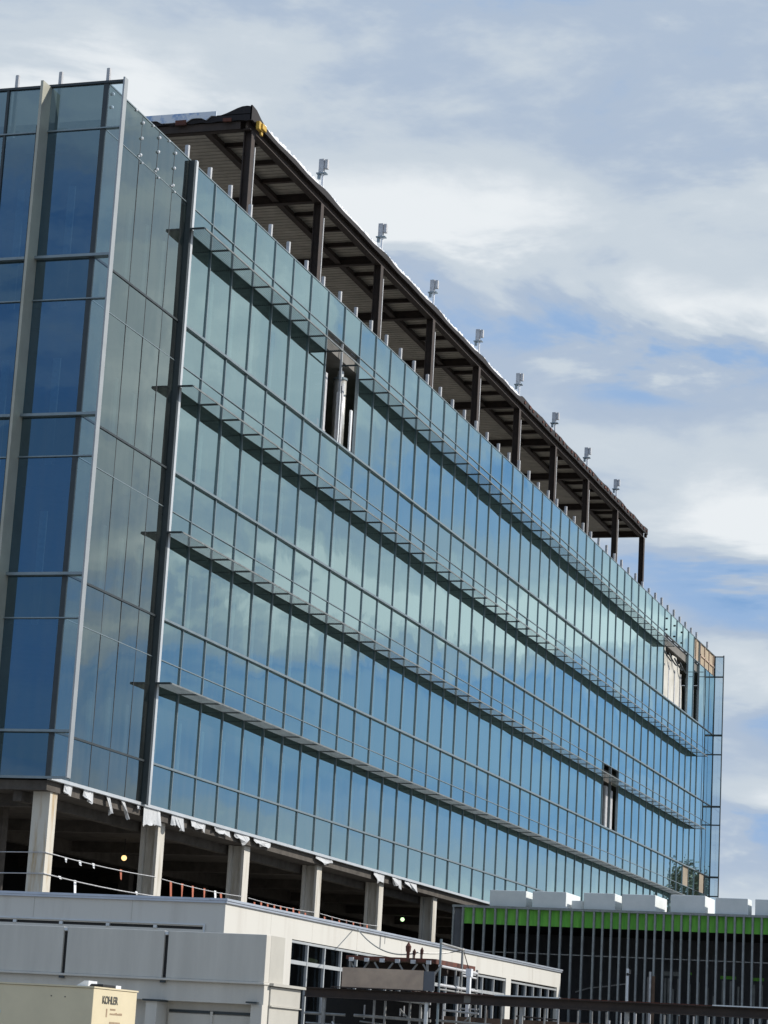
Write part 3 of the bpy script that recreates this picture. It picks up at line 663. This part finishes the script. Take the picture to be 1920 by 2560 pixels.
# ------------------------------------------------------------------ grey plastered screen wall with stepped base
EX = -16.0
en = thing('screen_wall', 'grey plastered enclosure wall of big panels with a stepped warm grey base', 'wall', (-15, -8, 0))
py = [(-12.5, -10.53), (-10.45, -8.45), (-8.37, -6.4), (-6.32, -4.3), (-4.22, -1)]
for a, b in py: B('panel', GPLAS, en, (EX, EX+.25, a, b, 2.83, 3.70), bevel=.01)
B('wall', GPLAS, en, (EX+.12, EX+.3, -12.4, -1, 2.80, 3.66)); B('gap', BLACK, en, (EX+.06, EX+.118, -10.60, -10.40, 2.85, 3.62), (EX+.06, EX+.118, -8.5, -8.3, 2.85, 3.62))
for yy in (-10.49, -8.41): B('clip', ALU_L, en, (EX+.0, EX+.05, yy-.035, yy+.035, 3.63, 3.69)); B('clip', ALU_D, en, (EX-.05, EX-.0, yy-.05, yy+.05, 2.74, 2.78))
B('side_panel', GPLAS2, en, (EX+.25, EX+1.0, -12.5, -12.2, 2.83, 3.70))
B('ledge', GPLAS, en, (EX-.05, EX+.3, -12.52, -1, 2.785, 2.829), bevel=.01)
B('wall', GPLAS, en, (EX+.03, EX+.3, -12.50, -1, 2.42, 2.784))
B('wall', GPLAS, en, (EX+.28, EX+.45, -12.3, -1, 0, 2.42)); B('lintel_dark_band', ALU_D, en, (EX+.24, EX+.28, -12.25, -10.55, 2.22, 2.27))  # includes a thin dark band across the top of the recess
B('recess_panel', GPLAS, en, (EX+.22, EX+.279, -12.25, -10.55, 1.0, 2.20)); B('recess_mullion', GPLAS, en, (EX+.19, EX+.219, -11.45, -11.4, 1.0, 2.26))
B('pier', GPLAS, en, (EX-.25, EX+.28, -10.50, -10.28, 0, 2.39)); B('pier_cap', ALU_D, en, (EX-.3, EX+.1, -10.58, -10.22, 2.392, 2.425))
B('pier', GPLAS, en, (EX-.02, EX+.28, -12.5, -12.28, 0, 2.42)); B('pier_cap', ALU_D, en, (EX-.1, EX-.0, -12.42, -12.2, 2.44, 2.47))
B('stepped_base', GPLAS2, en, (EX+.31, EX+1.95, -12.53, -11.6, 2.42, 2.77), (EX+.31, EX+1.92, -12.52, -11.6, 0, 2.40), bevel=.01)
B('base_coping', GPLAS2, en, (EX+.25, EX+2.05, -12.60, -11.5, 2.78, 2.83), (EX+.31, EX+1.97, -12.56, -11.6, 2.40, 2.42))

# ------------------------------------------------------------------ generator
GX, GY = -26.0, -13.66
gen = thing('generator', 'tan metal generator enclosure with dark lettering on its sunlit end', 'generator', (-25.2, -12, 0))
B('body', TAN, gen, (GX, GX+1.57, GY, -9.6, .35, 2.35), bevel=.012)
B('lid', TAN, gen, (GX-.015, GX+1.585, GY-.012, -9.58, 2.352, 2.375))
B('base_frame', BLACK, gen, (GX+.05, GX+1.5, GY+.05, -9.65, 0, .34))
B('rivet', JOINT, gen, (GX-.006, GX-.0, -13.22, -13.205, 2.20, 2.215), (GX-.006, GX-.0, -13.0, -12.985, 2.205, 2.22))
B('exhaust_cap', BLACK, gen, (GX+.35, GX+.8, GY+.02, GY+.22, 2.377, 2.42), bevel=.01)
MB().prism([(GX+.3, GY+.23, 2.377), (GX+.3, GY+.43, 2.377), (GX+.3, GY+.30, 2.46), (GX+.3, GY+.23, 2.46)], (.3, 0, 0)).build('exhaust_flap', MEMB_W, gen)
B('exhaust_flap', MEMB_W, gen, (GX+.82, GX+1.0, GY+.02, GY+.12, 2.377, 2.42))
B('small_sign', ALU_L, gen, (GX-.008, GX-.0, -11.95, -12.2+.0, 1.93, 1.98))
tcv = bpy.data.curves.new('lettering', 'FONT'); tcv.body = 'KOHLER'; tcv.size = .155; tcv.extrude = .002; tcv.offset = .004; tcv.space_character = .92
to = bpy.data.objects.new('tmp', tcv); C.objects.link(to)
bpy.context.view_layer.update()
me = bpy.data.meshes.new_from_object(to.evaluated_get(bpy.context.evaluated_depsgraph_get()))
bpy.data.objects.remove(to)
me.transform(Matrix.Translation((GX+.31, GY-.004, 2.145)) @ Matrix.Rotation(math.pi/2, 4, 'X'))
me.materials.clear(); me.materials.append(PRINT); lo_ = bpy.data.objects.new('lettering', me); C.objects.link(lo_); lo_.parent = gen; lo_.matrix_parent_inverse = Matrix.Translation(-gen.location)
mb = MB(); x = GX+.62
mb.box(x-.14, x-.10, GY-.004, GY-.001, 1.955, 2.075)
for i in range(10): mb.box(x+i*.045, x+.03+i*.045, GY-.004, GY-.001, 1.99, 2.01+random.uniform(0, .02))
mb.build('faded_mark', PRINTR, gen)
mb = MB()
for i in range(5): mb.box(x+i*.04, x+.028+i*.04, GY-.004, GY-.001, 2.055, 2.08)
for i in range(8): mb.box(x-.0+i*.05, x+.032+i*.05, GY-.004, GY-.001, 1.86, 1.89)
mb.build('small_mark', PRINTR, gen)

# ------------------------------------------------------------------ rusty beam line and scaffold in front of the wing
BX = -8.0
bm = thing('steel_beam_frame', 'long rusty steel beam on posts running across in front of the white wing', 'steel frame', (BX, -15, 0))
B('beam', RUST, bm, (BX-.10, BX+.10, -24, -10.45, 2.985, 3.005), (BX-.01, BX+.01, -24, -10.45, 2.82, 2.985), (BX-.10, BX+.10, -24, -10.45, 2.80, 2.82))
B('plank_edge', RUSTR, bm, (BX-.11, BX-.06, -22, -12.9, 3.006, 3.02)); B('light_ledge', ALU_L, bm, (BX-.12, BX+.1, -16.15, -14.75, 3.006, 3.03)); B('light_ledge', ALU_L, bm, (BX-.12, BX+.1, -22, -19.4, 3.006, 3.03))
for y in (-13.22, -15.32, -17.6, -10.9): MB().tube((BX, y, 0), (BX, y, 2.80), .045, 10).build('post', SCAF if y != -13.22 else ALU_L, bm)
B('plate', CONC, bm, (BX-.012, BX+.012, -14.2, -14.05, 2.83, 2.98))
sc = thing('scaffold', 'tube scaffold with diagonal braces below the rusty beam', 'scaffold', (-7.6, -12, 0))
def tb(a, b, r=.024, m=SCAF, nm='tube', par=sc): MB().tube(a, b, r, 7).build(nm, m, par)
X2 = BX+.3
tb((X2, -10.36, 2.46), (X2, -11.3, 2.455), .03); tb((X2, -11.5, 2.46), (X2, -13.24, 2.42), .035); tb((X2, -12.0, 2.86), (X2, -13.22, 2.78), .03, ALU_L)
for y in (-12.2, -12.76, -13.0, -11.95): tb((X2, y, 2.80), (X2, y, 1.0), .028, SCAF)
for y, a, b in ((-10.6, 2.8, 2.6), (-12.5, 2.72, 2.5), (-12.42, 2.66, 2.5), (-11.6, 2.7, 2.4), (-13.08, 2.7, 2.5), (-12.9, 2.66, 2.45)): tb((X2+.4, y, a), (X2+.4, y, b), .018, POST)
tb((X2, -11.0, 2.3), (X2, -11.6, 1.6), .02, ALU_L); tb((X2, -12.55, 2.62), (X2, -12.75, 2.44), .018)
tb((X2, -10.4, 2.25), (X2, -13.2, 2.2), .02); tb((X2+1, -10.5, 2.7), (X2+1, -12.0, 2.0), .02); tb((X2+1, -12.0, 2.7), (X2+1, -10.6, 1.9), .02)
for y in (-13.45, -13.75, -14.05, -14.4, -14.75, -15.05, -15.7, -16.0): tb((X2+.2, y, 2.80), (X2+.2, y, 1.0), .02, random.choice([SCAF, POST, SCAF]))
tb((X2, -13.5, 2.66), (X2, -14.3, 2.62), .022, POST); tb((X2, -13.35, 2.44), (X2, -14.6, 2.40), .026); tb((X2, -14.3, 2.72), (X2, -14.0, 2.45), .018)
for i in range(16):
    y = -16.4-i*.31; tb((X2+.3, y, 2.79), (X2+.3, y, 1.2), random.choice([.016, .022, .028]), random.choice([SCAF, POST, RUST]))
random.seed(21)
for i in range(34):
    y = -10.5-random.random()*6.5; x_ = BX+random.uniform(.5, 3.0); z_ = random.uniform(1.9, 2.75); k_ = random.random()
    if k_ < .55: tb((x_, y, z_-random.uniform(.2, .7)), (x_, y+random.uniform(-.05, .05), z_), random.uniform(.012, .03), random.choice([SCAF, POST, RUST, SCAF]))
    elif k_ < .8: tb((x_, y, z_), (x_, y-random.uniform(.5, 1.3), z_-random.uniform(-.03, .06)), .018, random.choice([SCAF, RUST]))
    else: tb((x_, y, z_), (x_, y-random.uniform(.3, .7), z_-random.uniform(.3, .7)), .015, SCAF)
B('dark_backdrop', PLANK, sc, (X2+.6, X2+.62, -17.2, -13.3, 1.2, 2.55)); B('dark_backdrop', DARK, sc, (X2+.7, X2+.72, -13.3, -10.5, 1.2, 2.9))  # sheets added to stand in for the dark background behind the tubes
wp = thing('wrapped_post', 'white wrapped post standing inside the scaffold beside the plywood board', 'post', (-6.6, -13.47, 0))
B('wrap', MEMB_W, wp, (-6.66, -6.56, -13.78, -13.70, 2.2, 3.47)); B('wrap_top', MEMB_W, wp, (-6.67, -6.52, -13.80, -13.68, 3.43, 3.60)); B('arm', POST, wp, (-6.64, -6.6, -13.95, -13.55, 2.72, 2.75))
hd = thing('plywood_board', 'long weathered plywood board with a grey end standing on the rusty beam', 'plywood board', (BX-.1, -12.2, 3.0))
B('board', PLYD, hd, (BX-.16, BX-.13, -13.17, -11.33, 3.045, 3.46)); B('grey_end', GSHEET, hd, (BX-.155, BX-.13, -13.42, -13.172, 3.04, 3.45)); B('bottom_plank', RUST, hd, (BX-.17, BX-.08, -13.2, -11.1, 3.022, 3.045))
pf = thing('scaffold_platform', 'plank platform on short trusses above the plywood board', 'scaffold platform', (-6.5, -12.4, 3.0))
B('deck', PLANK, pf, (BX, -4.9, -13.34, -11.36, 3.66, 3.72)); B('edge_plank', RUSTR, pf, (BX-.05, BX-.003, -13.34, -11.36, 3.64, 3.72), (BX, -4.9, -13.39, -13.342, 3.62, 3.72))
for i in range(6):
    y = -11.5-i*.35; B('joist_end', POST, pf, (BX-.12, BX-.052, y-.05, y+.05, 3.60, 3.68))
for i in range(4):
    y = -11.45-i*.55
    MB().tube((BX, y, 3.6), (BX, y-.2, 3.3), .022, 6).tube((BX, y-.2, 3.3), (BX, y-.42, 3.6), .022, 6).build('truss_web', SCAF, pf)
for x in (-6.8, -5.8): B('joist', RUST, pf, (x-.05, x+.05, -13.3, -11.4, 3.45, 3.655))
B('back_beam', RUST, pf, (-7.7, -7.6, -13.3, -11.4, 3.4, 3.5))
for x, y in ((BX, -11.45), (BX, -13.2), (-5.0, -11.45)): MB().tube((x, y, 3.01 if x == BX else 0), (x, y, 3.66), .03, 7).build('leg', SCAF, pf)
gr = thing('guard_frame', 'grey tube guard frame rising above the platform right of the plywood board', 'scaffold frame', (-6.5, -13.5, 0))
yy = -13.47
def gt(a, b, r=.027, m=SCAF): MB().tube(a, b, r, 8).build('tube', m, gr)
gt((-7.97, yy, 2.3), (-7.97, yy, 4.15), .028, ALU); gt((-6.28, yy, 0), (-6.28, yy, 4.06), .028); gt((-8.0, yy, 4.06), (-6.2, yy, 4.02), .028)
gt((-8.0, yy, 3.18), (-4.95, yy, 3.17), .03, POST); gt((-8.0, yy, 3.58), (-5.0, yy, 3.56), .03, POST); gt((-6.75, yy, 3.15), (-6.75, yy, 3.62)); gt((-5.02, yy, 0), (-5.02, yy, 3.64)); gt((-5.6, yy, 3.15), (-5.6, yy, 3.56))
gt((-6.2, yy, 3.46), (-5.1, yy, 3.45), .022, POST); gt((-6.2, yy, 4.0), (-5.7, yy, 3.62), .01, RUST); gt((-8.0, yy, 3.09), (-5, yy, 3.09), .02)
for k_, (y, h, lb) in enumerate([(-12.72, .34, 'tallest rusty wrapped stub standing on the platform edge'), (-12.86, .20, 'short thin rusty stub between the two taller ones'), (-13.03, .24, 'rusty stub nearest the guard frame on the platform')]):
    tt = thing('wrapped_stub', lb, 'stub', (BX+.1, y, 3.72))
    rr = .055 if k_ == 0 else .032
    MB().tube((BX+.1, y, 3.722), (BX+.1, y, 3.72+h*.5), rr*.6, 8, rr*.7).tube((BX+.1, y, 3.72+h*.4), (BX+.1, y, 3.72+h*.75), rr, 8, rr*1.2).tube((BX+.1, y, 3.72+h*.75), (BX+.1, y, 3.72+h), rr*1.1, 8, .01).build('wrap', RUSTR, tt)
    MB().tube((BX+.1, y+.03, 3.722), (BX+.12, y+.04, 3.72+h*.8), .008, 6).build('rod', SCAF, tt)
cb = MB(); P0 = Vector((5.2, -7.12, 5.0)); P1 = Vector((-6.3, -13.4, 4.02)); nn = 28
ptsc = []
A_, B_, C_ = Vector((5.2, -7.1, 5.02)), Vector((-7.6, -12.85, 3.86)), Vector((-6.28, -13.5, 4.03))
for i in range(nn+1):
    f_ = i/nn
    p = A_.lerp(B_, f_); p.z -= .28*4*f_*(1-f_); ptsc.append(p)
for i in range(1, 9):
    f_ = i/8; p = B_.lerp(C_, f_); p.z -= .05*4*f_*(1-f_); ptsc.append(p)
for p, q in zip(ptsc, ptsc[1:]): cb.tube(p, q, .016, 5)
tag(cb.build('cable', SCAF), 'thin grey cable sagging from the white parapet to the scaffold', 'cable')

# ------------------------------------------------------------------ trees past the far corner (they show in the glass)
def tree(x, y, h, lb, seed):
    random.seed(seed)
    t_ = thing('tree', lb, 'tree', (x, y, 0), 'trees beyond the far end of the glass building')
    mb = MB(); mb.tube((x, y, 0), (x+.2, y, h*.5), .3, 9, .18); mb.tube((x+.2, y, h*.5), (x, y+.1, h*.9), .18, 8, .05)
    for i in range(7):
        a = random.uniform(0, 6.28); z0 = h*random.uniform(.35, .7); mb.tube((x+.1, y, z0), (x+math.cos(a)*1.6, y+math.sin(a)*1.6, z0+h*.15), .08, 6, .03)
    mb.build('trunk', BARK, t_)
    mb = MB()
    cl_ = [(random.uniform(-1.7, 1.7), random.uniform(-1.7, 1.7), random.uniform(.35, 1.0)*h) for _ in range(26)]
    for i in range(2600):
        c = random.choice(cl_); k_ = 1.25-.8*(c[2]/h)
        p = Vector((x+c[0]*k_+random.gauss(0, .35), y+c[1]*k_+random.gauss(0, .35), c[2]+random.gauss(0, .4)))
        d1 = Vector((random.gauss(0,1), random.gauss(0,1), random.gauss(0,1))).normalized()*.16; d2 = d1.orthogonal().normalized()*.08
        b = len(mb.v); mb.v += [tuple(p-d1), tuple(p+d2), tuple(p+d1), tuple(p-d2)]; mb.f.append((b, b+1, b+2, b+3))
    mb.build('crown', LEAF, t_)
tree(118, -4.8, 15.5, 'leafy tree mirrored in the last bays of glass, nearest the corner', 1)
tree(126, -7.6, 17.0, 'leafy tree mirrored in the last bays of glass, tallest one', 2)
tree(133, -11.0, 14.5, 'leafy tree mirrored in the last bays of glass, thin and farthest from the corner', 3)
